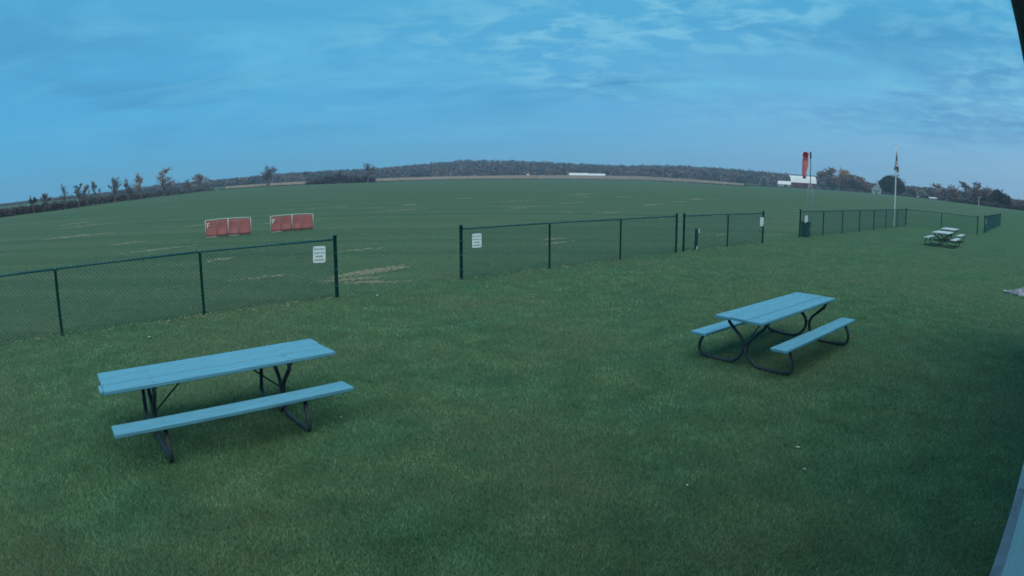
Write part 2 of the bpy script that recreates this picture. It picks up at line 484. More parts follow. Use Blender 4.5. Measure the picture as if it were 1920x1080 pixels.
def leaf_faces(centers, size, rng, squash=0.8, normals=None):
    """random quads around the given centres"""
    n = len(centers)
    q = rng.normal(size=(n, 2, 3)); a = q[:, 0] / np.linalg.norm(q[:, 0], axis=1)[:, None]
    b = np.cross(a, q[:, 1]); b /= np.linalg.norm(b, axis=1)[:, None]
    if normals is not None:
        nn = normals + rng.normal(0, .35, normals.shape); nn /= np.linalg.norm(nn, axis=1)[:, None]
        a = np.cross(nn, q[:, 0]); a /= np.linalg.norm(a, axis=1)[:, None]
        b = np.cross(nn, a)
    s = (size * rng.uniform(.6, 1.3, n))[:, None]
    a = a * s; b = b * s * squash
    return np.stack([centers - a, centers - b * .9, centers + a, centers + b * 1.1], 1)
def build_forest():
    P = []; K = []; U = []
    kinds = np.array([(.060, .055, .062), (.085, .066, .062), (.070, .060, .070), (.115, .080, .064), (.042, .048, .050), (.095, .078, .074), (.100, .066, .060)])
    for az in np.arange(-47, 52, 0.30):
        for row, d in enumerate((655, 700, 750, 800, 850, 900, 950, 1000)):
            a = az + rng.uniform(-.12, .12); dd = d + rng.uniform(-22, 22)
            e = np.interp(a, [c[0] for c in CREST], [c[1] for c in CREST])
            h = rng.uniform(8.0, 12.5) if row > 0 else rng.uniform(5, 10)
            if e < 0.1: h *= 0.35
            z0 = hill_z(a, dd)
            h = min(h, max(2.0, crest_z(a, dd) + rng.uniform(-.9, .9) - z0))
            w = rng.uniform(3.4, 7.0)
            n = 64
            K.append(np.repeat((kinds[rng.choice(7, p=[.24, .22, .20, .07, .12, .10, .05])] * rng.uniform(1.2, 2.0))[None], n * 4, 0))
            u = rng.normal(size=(n, 3)); u /= np.linalg.norm(u, axis=1)[:, None]
            u *= rng.uniform(.45, 1, n)[:, None] ** .5
            c = np.array(polar(a, dd, z0 + h * .55))
            U.append(u); P.append(c + u * np.array([w, w, h * .45]))
    P = np.concatenate(P); U = np.concatenate(U)
    fo = tri_soup('forest', leaf_faces(P, 1.15, rng, normals=U), M['forest_tree'], nper=4)
    at = fo.data.color_attributes.new('species', 'FLOAT_COLOR', 'POINT')
    K = np.concatenate(K); at.data.foreach_set('color', np.concatenate([K, np.ones((len(K), 1))], 1).astype(np.float32).ravel())
    tag(fo, 'brown and grey autumn forest covering the far hill', 'forest', kind='stuff')
build_forest()

# ------------------------------------------------------------------ standing corn along the far edge of the field
CORN = [(-25.5, 330, 1.2), (-20, 370, 1.6), (-12.3, 400, 1.8), (0, 488, 2.6), (7, 545, 3.0), (11.3, 560, 3.3), (16, 470, 2.2), (20.6, 340, 1.1)]
def build_corn():
    ax = [c[0] for c in CORN]
    V = []
    for a in np.arange(ax[0], ax[-1], 0.012):
        d0 = np.interp(a, ax, [c[1] for c in CORN]); h0 = np.interp(a, ax, [c[2] for c in CORN])
        for k in range(3):
            d = d0 + rng.uniform(0, 3) + k * 4.0
            h = h0 * rng.uniform(.92, 1.22); p = polar(a + rng.uniform(-.01, .01), d)
            w = d * R(0.012) * rng.uniform(.5, 1.1); tx = np.array([math.cos(R(a)), -math.sin(R(a)), 0]) * w
            p = np.array(p); le = rng.uniform(-.25, .25)
            V.append([p - tx, p + tx, p + tx * .5 + np.array([le, 0, h]), p - tx * .6 + np.array([le, 0, h * .93])])
    tag(tri_soup('corn', np.array(V), M['corn'], nper=4), 'strip of dry tan standing corn along the far field edge', 'corn', kind='stuff')
    # the leafy mass of the crop behind the first rows
    mb = MB(); az = np.linspace(ax[0], ax[-1], 60); vv = []; ff = []
    for a in az:
        d0 = np.interp(a, ax, [c[1] for c in CORN]); h0 = np.interp(a, ax, [c[2] for c in CORN])
        for d, z in ((d0 + 9, 0.0), (d0 + 9, h0 * 1.0), (d0 + 45, h0 * 1.0)): vv.append(tuple(polar(a, d, z)))
    for i in range(len(az) - 1):
        for k in (0, 1): ff.append((i * 3 + k, i * 3 + 3 + k, i * 3 + 4 + k, i * 3 + 1 + k))
    tag(mb.add(vv, ff).build('corn_field', M['corn']), kind='structure')
build_corn()

# ------------------------------------------------------------------ trees
def branch(mb, p, d, length, r, depth, rnd, tips, spread):
    segs = 3; pts = [p.copy()]; q = p.copy(); dd = d.copy()
    for i in range(segs):
        dd = (dd + Vector((rnd.uniform(-.16, .16), rnd.uniform(-.16, .16), rnd.uniform(-.02, .16)))).normalized()
        q = q + dd * (length / segs); pts.append(q.copy())
    mb.tube(pts, [r, r * .85, r * .7, r * .5], n=4, cap=False)
    tips.append(q.copy()); tips.append(pts[2].copy())
    if depth == 0: return
    for k in range(rnd.choice((3, 3, 4))):
        b = pts[rnd.choice((1, 2, 3, 3))]
        a = rnd.uniform(0, 2 * math.pi)
        nd = (dd * rnd.uniform(.5, 1.0) + Vector((math.cos(a), math.sin(a), rnd.uniform(.0, .35))) * spread).normalized()
        branch(mb, b, nd, length * rnd.uniform(.55, .8), max(r * .55, .032), depth - 1, rnd, tips, spread)
def tree(name, label, az, d, h, w, mat, leaves=300, lsize=.3, depth=3, seed=1, group=None, dense=False, cat='tree', trunk=.13, shape=None):
    rnd = random.Random(seed); rg = np.random.default_rng(seed)
    root = empty(name, polar(az, d)); tag(root, label, cat, group)
    mb = MB(); tips = []
    th = h * trunk; r0 = h * .024 + .05
    stems = 1 if rnd.random() < .7 else 2
    for s in range(stems):
        lean = Vector((rnd.uniform(-.08, .08) + (s - .5) * .3 * (stems - 1), rnd.uniform(-.08, .08), 1)).normalized()
        mb.tube([(s * .3, 0, -.1), tuple(lean * th * .5 + Vector((s * .3, 0, 0))), tuple(lean * th + Vector((s * .3, 0, 0)))], [r0 * 1.2, r0, r0 * .85], n=6)
        top = lean * th + Vector((s * .3, 0, 0))
        lead = [top]
        for k in range(5):                     # wandering leader with side limbs up its length
            lead.append(lead[-1] + Vector((rnd.uniform(-.05, .05) * h, rnd.uniform(-.05, .05) * h, h * .15)))
        mb.tube(lead, [r0 * .85, r0 * .72, r0 * .6, r0 * .45, r0 * .3, r0 * .15], n=5, cap=False)
        for k in range(10):
            f = rnd.uniform(.3, 4.9); i = int(f); b = lead[i].lerp(lead[i + 1], f - i)
            a = rnd.uniform(0, 6.28); up = rnd.uniform(.35, 1.1)
            nd = Vector((math.cos(a), math.sin(a), up)).normalized()
            branch(mb, b, nd, h * (.27 - .03 * f) * rnd.uniform(.6, 1.25), r0 * .5, depth - 1, rnd, tips, .75)
    # fit the limbs into the crown's height and width
    zs = np.array([v[2] for v in mb.v]); xs = np.array([math.hypot(v[0], v[1]) for v in mb.v])
    kz = h / np.percentile(zs, 98); kx = (w / 2) / max(np.percentile(xs, 90), .01)
    mb.v = [(v[0] * kx, v[1] * kx, v[2] * kz) for v in mb.v]
    tips = [Vector((t.x * kx, t.y * kx, t.z * kz)) for t in tips]
    mb.build('trunk', M['bark'], root)
    if leaves:
        if dense:
            lobes = [(Vector((rnd.uniform(-.30, .30) * w, rnd.uniform(-.3, .3) * w, h * rnd.uniform(.30, .72))), rnd.uniform(.20, .34)) for _ in range(9)]
            if shape: lobes = [(Vector((a * w, 0, b * h)), c) for a, b, c in shape]
            pts = []
            for c, s in lobes:
                n = leaves // len(lobes)
                u = rg.normal(size=(n, 3)); u /= np.linalg.norm(u, axis=1)[:, None]; u *= (rg.uniform(.3, 1, n) ** .4)[:, None]
                pts.append(np.array(c) + u * np.array([w * s, w * s, h * s * .95]))
            pts = np.concatenate(pts); pts[:, 2] = np.clip(pts[:, 2], .15, h * 1.02)
        else:
            ti = np.array([tuple(t) for t in tips]); ti = ti[rg.integers(0, len(ti), leaves)]
            pts = ti + rg.normal(size=ti.shape) * np.array([.06 * w, .06 * w, .05 * h])
        tri_soup('crown', leaf_faces(pts, lsize, rg), mat, root, nper=4)
    return root
HEDGE = 'trees along the hedgerow'
left_trees = [
    (-43.3, 131, 3.0, 2.2, 'leaf_green', 120, 'small dark bushy tree near the far left end of the hedgerow'),
    (-42.3, 133, 3.4, 2.6, 'leaf_grey', 120, 'small dark tree with rounded top, second from the left hedgerow end'),
    (-40.3, 138, 4.9, 2.6, 'leaf_grey', 60, 'slim bare tree at the left of the tall hedgerow row'),
    (-39.0, 143, 4.9, 3.0, 'leaf_grey', 110, 'bare grey tree above the darkest bush in the hedgerow'),
    (-38.2, 147, 4.5, 2.6, 'leaf_grey', 90, 'small thinly leafed tree between two bare hedgerow trees'),
    (-37.3, 152, 5.2, 3.0, 'leaf_grey', 30, 'spindly bare tree leaning over a gap in the hedgerow'),
    (-35.7, 166, 5.9, 3.3, 'leaf_grey', 150, 'narrow dark upright tree standing alone above the hedgerow'),
    (-34.4, 176, 5.4, 4.0, 'leaf_grey', 150, 'rounded greyish bare tree left of the small orange tree'),
    (-33.3, 186, 6.8, 4.0, 'leaf_orange', 330, 'small orange-brown tree left of the largest hedgerow tree'),
    (-31.1, 213, 8.6, 7.2, 'leaf_orange', 420, 'largest hedgerow tree, forked, with orange-brown leaves'),
    (-28.9, 258, 5.2, 3.4, 'leaf_brown', 120, 'small bare tree just left of the reddish hedgerow tree'),
    (-28.1, 272, 7.0, 6.5, 'leaf_brown', 420, 'reddish brown round tree at the right end of the hedgerow'),
    (-21.7, 345, 10.5, 10.5, 'leaf_grey', 330, 'lone spreading bare tree in front of the corn strip'),
    (-12.8, 356, 10.2, 10.5, 'leaf_grey', 480, 'lone dark tree at the right end of the shrub thicket'),
]
for i, (az, d, h, w, mt, nl, lab) in enumerate(left_trees):
    tree('field_tree', lab, az, d, h, w * (.9 if i < 9 else 1.0), M[mt], int(nl * (1.5 if 'orange' in mt or 'brown' in mt else 1.0)), .09 + d * .0004, 4, 40 + i, HEDGE if i < 12 else None)
FARM = 'trees around the farm'
right_trees = [
    (27.85, 470, 14.5, 15, 'leaf_brown', 900, False, 'bare spreading brown tree right beside the red barn'),
    (28.7, 468, 12.0, 12, 'leaf_grey', 900, True, 'dark bare tree between the barn tree and the tall leafy tree'),
    (29.4, 455, 15.6, 13, 'leaf_orange', 1300, True, 'tall olive-brown leafy tree, highest right of the barn'),
    (30.5, 450, 11.5, 14, 'leaf_brown', 1200, True, 'broad brown tree sloping down beside the tallest farm tree'),
    (31.5, 450, 7.5, 10, 'leaf_brown', 700, True, 'low reddish tree left of the pale farmhouse'),
    (32.0, 448, 6.0, 7, 'leaf_brown', 500, True, 'small reddish tree touching the pale farmhouse'),
]
for i, (az, d, h, w, mt, nl, dn, lab) in enumerate(right_trees):
    tree('farm_tree', lab, az, d, h, w, M[mt], nl, .62, 3, 80 + i, FARM, dense=dn)
tree('evergreen_tree', 'big dark green round-topped tree behind the flagpole', 34.05, 430, 13.4, 19.5, M['leaf_green'], 4200, .62, 3, 120, FARM, dense=True,
     shape=[(-.30, .55, .22), (-.12, .68, .26), (.08, .64, .27), (.26, .50, .24), (.36, .30, .2), (-.2, .34, .28), (.02, .32, .3), (.22, .28, .26), (-.06, .5, .3)])
row = [(36.0, 420, 6.0, 9), (36.8, 410, 6.2, 9), (37.7, 400, 6.6, 9), (38.4, 385, 8.2, 8), (39.1, 360, 7.0, 8), (39.9, 335, 8.0, 8), (40.8, 315, 9.0, 7.5), (41.35, 305, 7.2, 6.5), (41.9, 295, 8.8, 7), (42.5, 290, 7.4, 6.5),
       (43.0, 286, 8.0, 7), (43.6, 283, 7.4, 6.5), (44.2, 280, 7.3, 6.5), (44.75, 280, 5.6, 5), (45.5, 285, 3.6, 5), (46.4, 290, 4.4, 6)]
row_lab = ['low grey tree just right of the big round evergreen', 'low grey tree behind the dark-roofed house', 'dark tree right of the dark-roofed house', 'pointed grey tree left of the middle of the right tree row',
           'low brown tree above the long white shed', 'rounded brown tree right of the long white shed', 'tallest bare grey tree of the right row', 'short brown tree between the two tallest of the right row',
           'tall bare tree behind the utility pole at far right', 'brown tree just right of the far right utility pole', 'dense brown tree right of the utility pole', 'dark brown tree third from the right row end',
           'dark rounded tree second from the right row end', 'small dark tree ending the tall right row', 'low bush past the tall right row', 'low tree cut by the right picture edge']
for i, ((az, d, h, w), lab) in enumerate(zip(row, row_lab)):
    bare = i in (3, 6, 8)
    tree('row_tree', lab, az, d, h, w, M[('leaf_grey', 'leaf_brown')[i % 2]] if i not in (12, 13) else M['leaf_green'], 420 if bare else 800, .42, 3, 200 + i, 'right-hand tree row', dense=not bare)

def thicket(name, label, line, hs, mat, step, size, depth=3.5):
    """uncountable shrubs along a polyline of (az, dist)"""
    P = []
    az0, az1 = line[0][0], line[-1][0]
    for a in np.arange(az0, az1, step):
        d = np.interp(a, [q[0] for q in line], [q[1] for q in line])
        h = np.interp(a, [q[0] for q in line], hs) * (0.75 + 0.6 * (noise.noise((a * 2.1, 0.3, 1.7)) + .5) * .6)
        n = 34
        c = np.array(polar(a, d + rng.uniform(0, depth)))
        u = np.stack([rng.normal(0, d * R(step) * 1.0 + .25, n), rng.normal(0, .5, n), np.abs(rng.uniform(0, 1, n)) ** .8 * h * rng.uniform(.6, 1.1)], 1)
        P.append(c + u)
    P = np.concatenate(P)
    tag(tri_soup(name, leaf_faces(P, size, rng), mat, nper=4), label, 'shrubs', kind='stuff')
thicket('hedgerow', 'dark tangled hedgerow of brush along the left field edge',
        [(-56, 128), (-46.5, 129), (-40.4, 138), (-34, 184), (-30, 232), (-26.6, 300)], [1.6, 1.7, 1.7, 2.0, 2.0, 1.5], M['scrub'], .05, .18)
thicket('shrub_thicket', 'dark low shrub thicket in front of the corn', [(-18.2, 352), (-15.5, 352), (-12.2, 358)], [1.5, 6.0, 2.6], M['scrub'], .06, .5)
thicket('low_brush', 'low dark brush along the right field edge', [(19.5, 372), (24, 430), (32, 440), (36, 385), (40, 300), (44, 262), (50, 262)], [.6, .5, .7, 1.3, 1.9, 1.6, 1.5], M['scrub'], .06, .30)
thicket('field_margin', 'thin brown weeds at the foot of the corn', [(-26, 318), (-20, 358), (-12.3, 388), (0, 472), (11.3, 540), (20.6, 330)], [.35, .35, .35, .45, .5, .35], M['scrub'], .05, .2)

# ------------------------------------------------------------------ farm buildings
def facing(az): return -R(az)                 # local x to the right, local y away from the viewer
def gable_house(name, label, az, d, w, dep, wall_h, roof_h, wall_m, roof_m, turn=0.0, cat='house', gable_front=False, over=.3, windows=(), door=None, group=None):
    root = empty(name, polar(az, d), facing(az) + turn); tag(root, label, cat, group)
    mb = MB()
    if gable_front:
        prof = [(-w / 2, 0), (w / 2, 0), (w / 2, wall_h), (0, wall_h + roof_h), (-w / 2, wall_h)]
        mb.prism(prof, 0, dep); mb.v = [(v[1], v[0], v[2]) for v in mb.v]
    else:
        mb.prism([(0, 0), (dep, 0), (dep, wall_h), (dep / 2, wall_h + roof_h), (0, wall_h)], -w / 2, w / 2)
    mb.build('wall', wall_m, root)
    rf = MB(); t = .22
    if gable_front:
        for s in (-1, 1):
            q = MB().prism([(0, wall_h + roof_h + .02), (0, wall_h + roof_h + t), (s * (w / 2 + over), wall_h - over * roof_h / (w / 2) + t), (s * (w / 2 + over), wall_h - over * roof_h / (w / 2) + .02)], -over, dep + over)
            rf.add([(v[1], v[0], v[2]) for v in q.v], q.f)
    else:
        k = roof_h / (dep / 2)
        for s, y0 in ((-1, 0), (1, dep)):
            rf.prism([(dep / 2, wall_h + roof_h + .02), (dep / 2, wall_h + roof_h + t), (y0 + s * over, wall_h - over * k + t), (y0 + s * over, wall_h - over * k + .02)], -w / 2 - over, w / 2 + over)
    rf.build('roof', roof_m, root)
    for (x, z, ww, hh) in windows:
        f = MB().box((x, -.03, z), (ww + .2, .1, hh + .2)).build('window', M['pvc'], root)
        MB().box((x, -.09, z), (ww, .06, hh)).build('pane', M['glass'], f)
    if door:
        MB().box((door[0], -.04, door[3] / 2 + .02), (door[2], .12, door[3])).build('door', M['trim'], root)
    return root
# red gambrel barn
br = empty('barn', polar(26.0, 495), facing(26.0) + R(14)); tag(br, 'red barn with white gambrel roof behind the windsock', 'barn')
gp = [(0, 0), (11, 0), (11, 4.0), (9.3, 6.8), (5.5, 8.5), (1.7, 6.8), (0, 4.0)]
MB().prism(gp, -10, 10).build('wall', M['barn_red'], br)
rf = MB()
for a, b in (((-.35, 3.65), (1.7, 7.0)), ((1.7, 7.0), (5.5, 8.75)), ((5.5, 8.75), (9.3, 7.0)), ((9.3, 7.0), (11.35, 3.65))):
    rf.prism([a, b, (b[0], b[1] + .2), (a[0], a[1] + .2)], -10.4, 10.4)
rf.build('roof', M['roof_metal'], br)
for x in (-6, 1.2, 6.5): MB().box((x, -.05, 1.5), (2.2, .14, 2.4)).build('door', M['trim'], br)
gable_house('machine_shed', 'low white-roofed shed joined to the left of the red barn', 24.25, 485, 9.5, 8, 1.9, 2.2, M['house_white'], M['roof_metal'], cat='shed', door=(1, 0, 2.2, 1.6))
gable_house('farm_house', 'pale small gabled house left of the big evergreen', 32.65, 425, 6.4, 7, 2.8, 2.6, M['house_white'], M['roof_metal'], turn=R(-12), gable_front=True, windows=((-1.5, 1.8, .8, 1.0), (1.4, 1.8, .8, 1.0)), door=(0, 0, .9, 1.9))
gable_house('roadside_house', 'dark house with pale eaves and white lower wall', 36.8, 372, 6.2, 6, 2.0, 2.1, M['shingle'], M['shingle'], gable_front=True, windows=((-1.6, 1.1, 1.2, .7),))
hs = bpy.data.objects['roadside_house']
for s in (-1, 1):
    MB().tube([(0, -.42, 4.3), (s * 3.45, -.42, 1.85)], .16, 6).build('eave_board', M['house_white'], hs)
MB().box((-1.2, -.20, .65), (2.6, .12, .8)).build('lower_wall', M['roof_metal'], hs)
gable_house('long_low_shed', 'long low white shed at the foot of the right tree row', 38.1, 335, 6.4, 3, .55, .3, M['house_white'], M['roof_metal'], cat='shed')
gable_house('short_low_shed', 'short low white shed right of the long white one', 39.45, 315, 3.4, 2, .40, .25, M['house_white'], M['roof_metal'], cat='shed')
gable_house('left_poultry_barn', 'long pale roofed barn above the corn, left of two', 5.92, 590, 17.5, 9, 3.5, 1.9, M['house_white'], M['roof_metal'], cat='barn', turn=R(3), group='pale barns beyond the corn').name = 'long_barn'
gable_house('long_barn', 'long pale roofed barn above the corn, right of two', 7.50, 590, 14.5, 9, 3.5, 1.6, M['house_white'], M['roof_metal'], cat='barn', turn=R(-6), group='pale barns beyond the corn')
def quonset(label, az, d, w, h):
    root = empty('quonset_hut', polar(az, d), facing(az)); tag(root, label, 'shed', 'arched sheds by the wood')
    arc = [(w / 2 * math.cos(a), h * math.sin(a)) for a in np.linspace(0, math.pi, 13)]
    q = MB().prism([(x, z) for x, z in arc], 0, 12); q.v = [(v[1], v[0], v[2]) for v in q.v]; q.build('front_wall', M['shingle'], root)
    sh = MB()
    for i in range(12):
        a, b = arc[i], arc[i + 1]
        k = 1.07
        g = MB().prism([(a[0] * 1.005, a[1] * 1.005), (b[0] * 1.005, b[1] * 1.005), (b[0] * k, b[1] * k), (a[0] * k, a[1] * k)], -.5, 12.3)
        sh.add([(v[1], v[0], v[2]) for v in g.v], g.f)
    sh.build('arched_roof', M['house_white'], root)
    MB().box((0, -.06, h * .3), (w * .3, .14, h * .55)).build('door', M['trim'], root)
quonset('larger arched shed with dark front left of the barn', 22.4, 470, 6.4, 6.4)
quonset('smaller arched shed between the larger one and the barn', 23.3, 470, 3.8, 4.2)
def utility_pole(label, az, d, h):
    root = empty('utility_pole', polar(az, d)); tag(root, label, 'pole', 'utility poles')
    MB().tube([(0, 0, -.2), (0, 0, h)], [.24, .17], 8).build('pole', M['wood_pole'], root)
    cr = MB().box((0, 0, h - .5), (1.9, .1, .12)).build('crossarm', M['wood_pole'], root); cr.rotation_euler[2] = facing(az)
    for x in (-.8, .8): MB().tube([(x, 0, h - .44), (x, 0, h - .25)], .05, 6).build('insulator', M['galv'], cr)
for a in (('utility pole left of the pale barns', 4.85, 560, 6.6), ('utility pole right of the pale barns', 8.72, 565, 7.1), ('utility pole midway along the wooded hill', 13.37, 520, 8.6),
          ('pale utility pole near the right end of the corn', 18.56, 450, 6.6), ('utility pole before the right tree row', 42.2, 262, 3.6)):
    utility_pole(*a)
mk = empty('marker_post', polar(18.85, 345)); tag(mk, 'short white marker post at the corn edge', 'post')
MB().tube([(0, 0, 0), (0, 0, 1.65)], .2, 6).build('post', M['pvc'], mk)
MB().tube([(0, 0, 1.65), (0, 0, 1.85)], [.2, .05], 6).build('cap', M['pvc'], mk)
# pale conical stack in front of the wood
cs = MB(); ring = 12
cs.v = [(2.6 * math.cos(i * math.pi * 2 / ring) * random.uniform(.85, 1.1), 2.6 * math.sin(i * math.pi * 2 / ring), 0) for i in range(ring)] + \
       [(1.1 * math.cos(i * math.pi * 2 / ring) * random.uniform(.8, 1.2), 1.1 * math.sin(i * math.pi * 2 / ring), 2.4) for i in range(ring)] + [(0.1, 0, 4.2)]
cs.f = [(i, (i + 1) % ring, ring + (i + 1) % ring, ring + i) for i in range(ring)] + [(ring + i, ring + (i + 1) % ring, 2 * ring) for i in range(ring)]
o = cs.build('straw_stack', M['corn']); o.location = polar(1.41, 520, 1.0)
tag(o, 'small pale conical stack in front of the wooded hill', 'stack')

# ------------------------------------------------------------------ clubhouse wall beside the camera
def frame_tn(root):                            # local x along the wall (T), local y = NR (into the building)
    root.rotation_euler = (0, 0, 0)
    root.matrix_world = Matrix(((T.x, NR.x, 0, 0), (T.y, NR.y, 0, 0), (0, 0, 1, 0), (0, 0, 0, 1)))
ch = empty('clubhouse', (0, 0, 0)); tag(ch, 'white sided clubhouse wall and dark eave at the right picture edge', 'building')
chm = Matrix(((T.x, NR.x, 0), (T.y, NR.y, 0), (0, 0, 1)))
def tn(mb):
    mb.v = [tuple(chm @ Vector(v)) for v in mb.v]; return mb
tn(MB().box((4.0, 3.14, 1.55), (17.0, 6.0, 2.9))).build('wall', M['siding'], ch)
for i in range(15):                             # lapped siding boards
    z = .32 + i * .19
    tn(MB().prism([(.14, z), (.125, z), (.137, z + .186), (.14, z + .186)], -4.5, 12.5)).build('siding_board', M['siding'], ch)
tn(MB().box((.55, .62, .05), (10.2, 1.14, .12), bev=.01)).build('foundation', M['concrete'], ch)
tn(MB().box((9.0, .60, .17), (6.7, 1.10, .34), bev=.012)).build('skirting', M['siding'], ch)
# overhanging eave
h = 1.05
ev = Matrix.Rotation(-.030, 3, 'Z')
def eave(mb):
    mb.v = [tuple(ev @ Vector(v)) for v in mb.v]; return tn(mb)
eave(MB().box((4.5, .60, CAM_H + h + .05), (16.5, 1.38, .03))).build('soffit', M['trim'], ch)
eave(MB().box((4.5, -.105, CAM_H + h + .13), (16.5, .028, .26), bev=.006)).build('fascia', M['trim'], ch)
eave(MB().prism([(-.135, CAM_H + h + .27), (3.2, CAM_H + h + .75), (3.2, CAM_H + h + .83), (-.135, CAM_H + h + .35)], -3.8, 12.8)).build('roof', M['shingle'], ch)

# gravel past the end of the clubhouse
def build_gravel():
    P = []
    for i in range(4200):
        t = rng.uniform(17.6, 22.0); n = rng.uniform(-1.55, .9)
        lim = -1.45 + max(0, (19.0 - t)) * 1.4 + abs(rng.normal(0, .08)) if t < 19 else -1.45 + (t - 19) * .42 + rng.normal(0, .08)
        if n < lim: continue
        P.append((t, n))
    mb = MB()
    for t, n in P:
        c = T * t + NR * n; s = rng.uniform(.025, .085)
        u = [Vector(tuple(rng.uniform(-1, 1, 3) * .3)) for _ in range(6)]
        vv = [c + s * (Vector(q) + e) + Vector((0, 0, s * .4 + .005)) for q, e in zip(((1, 0, 0), (0, 1, 0), (-1, 0, 0), (0, -1, 0), (0, 0, .8), (0, 0, -.8)), u)]
        mb.add(vv, [(0, 1, 4), (1, 2, 4), (2, 3, 4), (3, 0, 4), (1, 0, 5), (2, 1, 5), (3, 2, 5), (0, 3, 5)])
    tag(mb.build('gravel', M['gravel']), 'patch of pale gravel at the right picture edge', 'gravel', kind='stuff')
build_gravel()

# ------------------------------------------------------------------ chain-link fences
def bay_mesh(L=2.94, H=1.19, p=.0806, r=.0029):
    mb = MB()
    def prism(a, b, y):
        a = Vector((a[0], y, a[1])); b = Vector((b[0], y, b[1])); d = (b - a).normalized(); nrm = Vector((0, 1, 0)); s = d.cross(nrm)
        o = [nrm * r, (s * .87 - nrm * .5) * r, (-s * .87 - nrm * .5) * r]
        mb.add([a + q for q in o] + [b + q for q in o], [(0, 1, 4, 3), (1, 2, 5, 4), (2, 0, 3, 5)])
    k = int((L + H) / p) + 1
    z0 = .035
    for i in range(k):
        x = i * p
        xa, za = (x, 0.0) if x <= L else (L, x - L)
        xb, zb = (x - H, H) if x - H >= 0 else (0.0, x)
        if za < H and zb > za: prism((xa, z0 + za), (xb, z0 + zb), .0012)
        xa, za = (L - x, 0.0) if x <= L else (0.0, x - L)
        xb, zb = (L - x + H, H) if x <= L and L - x + H <= L else (L, x if x <= L else x)
        if x > L: xb, zb = (H - za, H) if H - za <= L else (L, za + L)
        if za < H and zb > za: prism((xa, z0 + za), (xb, z0 + zb), -.0012)
    for i in range(int(L / p)):                   # twisted wire ends above the rail
        x = (i + .5) * p
        prism((x - .012, z0 + H - .01), (x + .004, z0 + H + .040), .003)
        prism((x + .012, z0 + H - .01), (x - .004, z0 + H + .040), -.003)
    me = mb.mesh('chain_link'); me.materials.append(M['wire'])
    return me
BAY = bay_mesh()
def post_mesh(h, r, ball=True):
    mb = MB().tube([(0, 0, -.05), (0, 0, h - .03), (0, 0, h - .03), (0, 0, h - .005), (0, 0, h + .02)], [r, r, r * 1.18, r * 1.12, r * .35], 10)
    me = mb.mesh('fence_post', True); me.materials.append(M['fence']); return me
POST_END, POST_LINE = post_mesh(1.33, .040), post_mesh(1.235, .029)
TIE = MB().tube([(.028 * math.cos(a), 0, .028 * math.sin(a)) for a in np.linspace(0, 6.28, 9)], .005, 4, cap=False).mesh('wire_tie'); TIE.materials.append(M['wire'])
def fence(label, pts, ends, group='green chain-link fence runs'):
    base = Vector((*pts[0], 0))
    root = empty('chain_link_fence', base); tag(root, label, 'fence', group)
    P = [Vector((*q, 0)) - base for q in pts]
    for i, q in enumerate(P):
        o = mesh_obj('end_post' if i in ends else 'line_post', POST_END if i in ends else POST_LINE, None, root); o.location = q
    zt = 1.225
    for i in range(len(P) - 1):
        a, b = P[i], P[i + 1]; d = b - a; ang = math.atan2(d.y, d.x)
        MB().tube([a + Vector((0, 0, zt)), b + Vector((0, 0, zt))], .0215, 8).build('top_rail', M['fence'], root, True)
        o = mesh_obj('chain_link', BAY, None, root); o['kind'] = 'stuff'
        o.location = a + Vector((math.sin(ang) * .03, -math.cos(ang) * .03, 0)); o.rotation_euler = (0, 0, ang); o.scale = (d.length / 2.94, 1, 1)
        for k in range(1, 5):
            t = mesh_obj('wire_tie', TIE, None, root); t.location = a + d * (k / 5) + Vector((0, 0, zt)); t.rotation_euler = (0, 0, ang + math.pi / 2)
    for i in ends:                                # tension bands on the end posts
        for z in (.25, .6, .95):
            MB().tube([P[i] + Vector((0, 0, z - .012)), P[i] + Vector((0, 0, z + .012))], .046, 10).build('tension_band', M['fence'], root)
fence('green chain-link fence run behind the left picnic table', [(-12.6, 5.4), (-10.36, 7.25), (-8.14, 9.15), (-5.98, 11.20), (-3.70, 13.06)], [4])
fence('green chain-link fence run in the middle, from the gap to the narrow gate', [(-1.22, 15.36), (1.01, 17.25), (3.26, 19.12), (5.53, 21.14)], [0, 3])
fence('short two-bay green fence run in front of the green post', [(5.86, 21.38), (8.08, 23.12), (10.23, 24.78)], [0, 2])
fence('long green fence run in front of the windsock tower and flagpole', [(13.48, 27.92), (15.57, 29.42), (17.70, 31.12), (19.98, 33.00), (22.19, 34.82), (24.30, 36.55), (26.55, 38.42), (28.66, 40.24)], [0, 7])
fence('two-bay green fence run turning back behind the far picnic tables', [(28.66, 40.24), (30.40, 37.85), (32.23, 35.56)], [0, 2])
fence('far green fence run receding at the right edge', [(34.99, 37.73), (37.2, 39.7), (39.4, 41.7), (41.6, 43.65), (43.8, 45.6), (46.2, 47.75), (48.77, 49.95)], [0, 6])

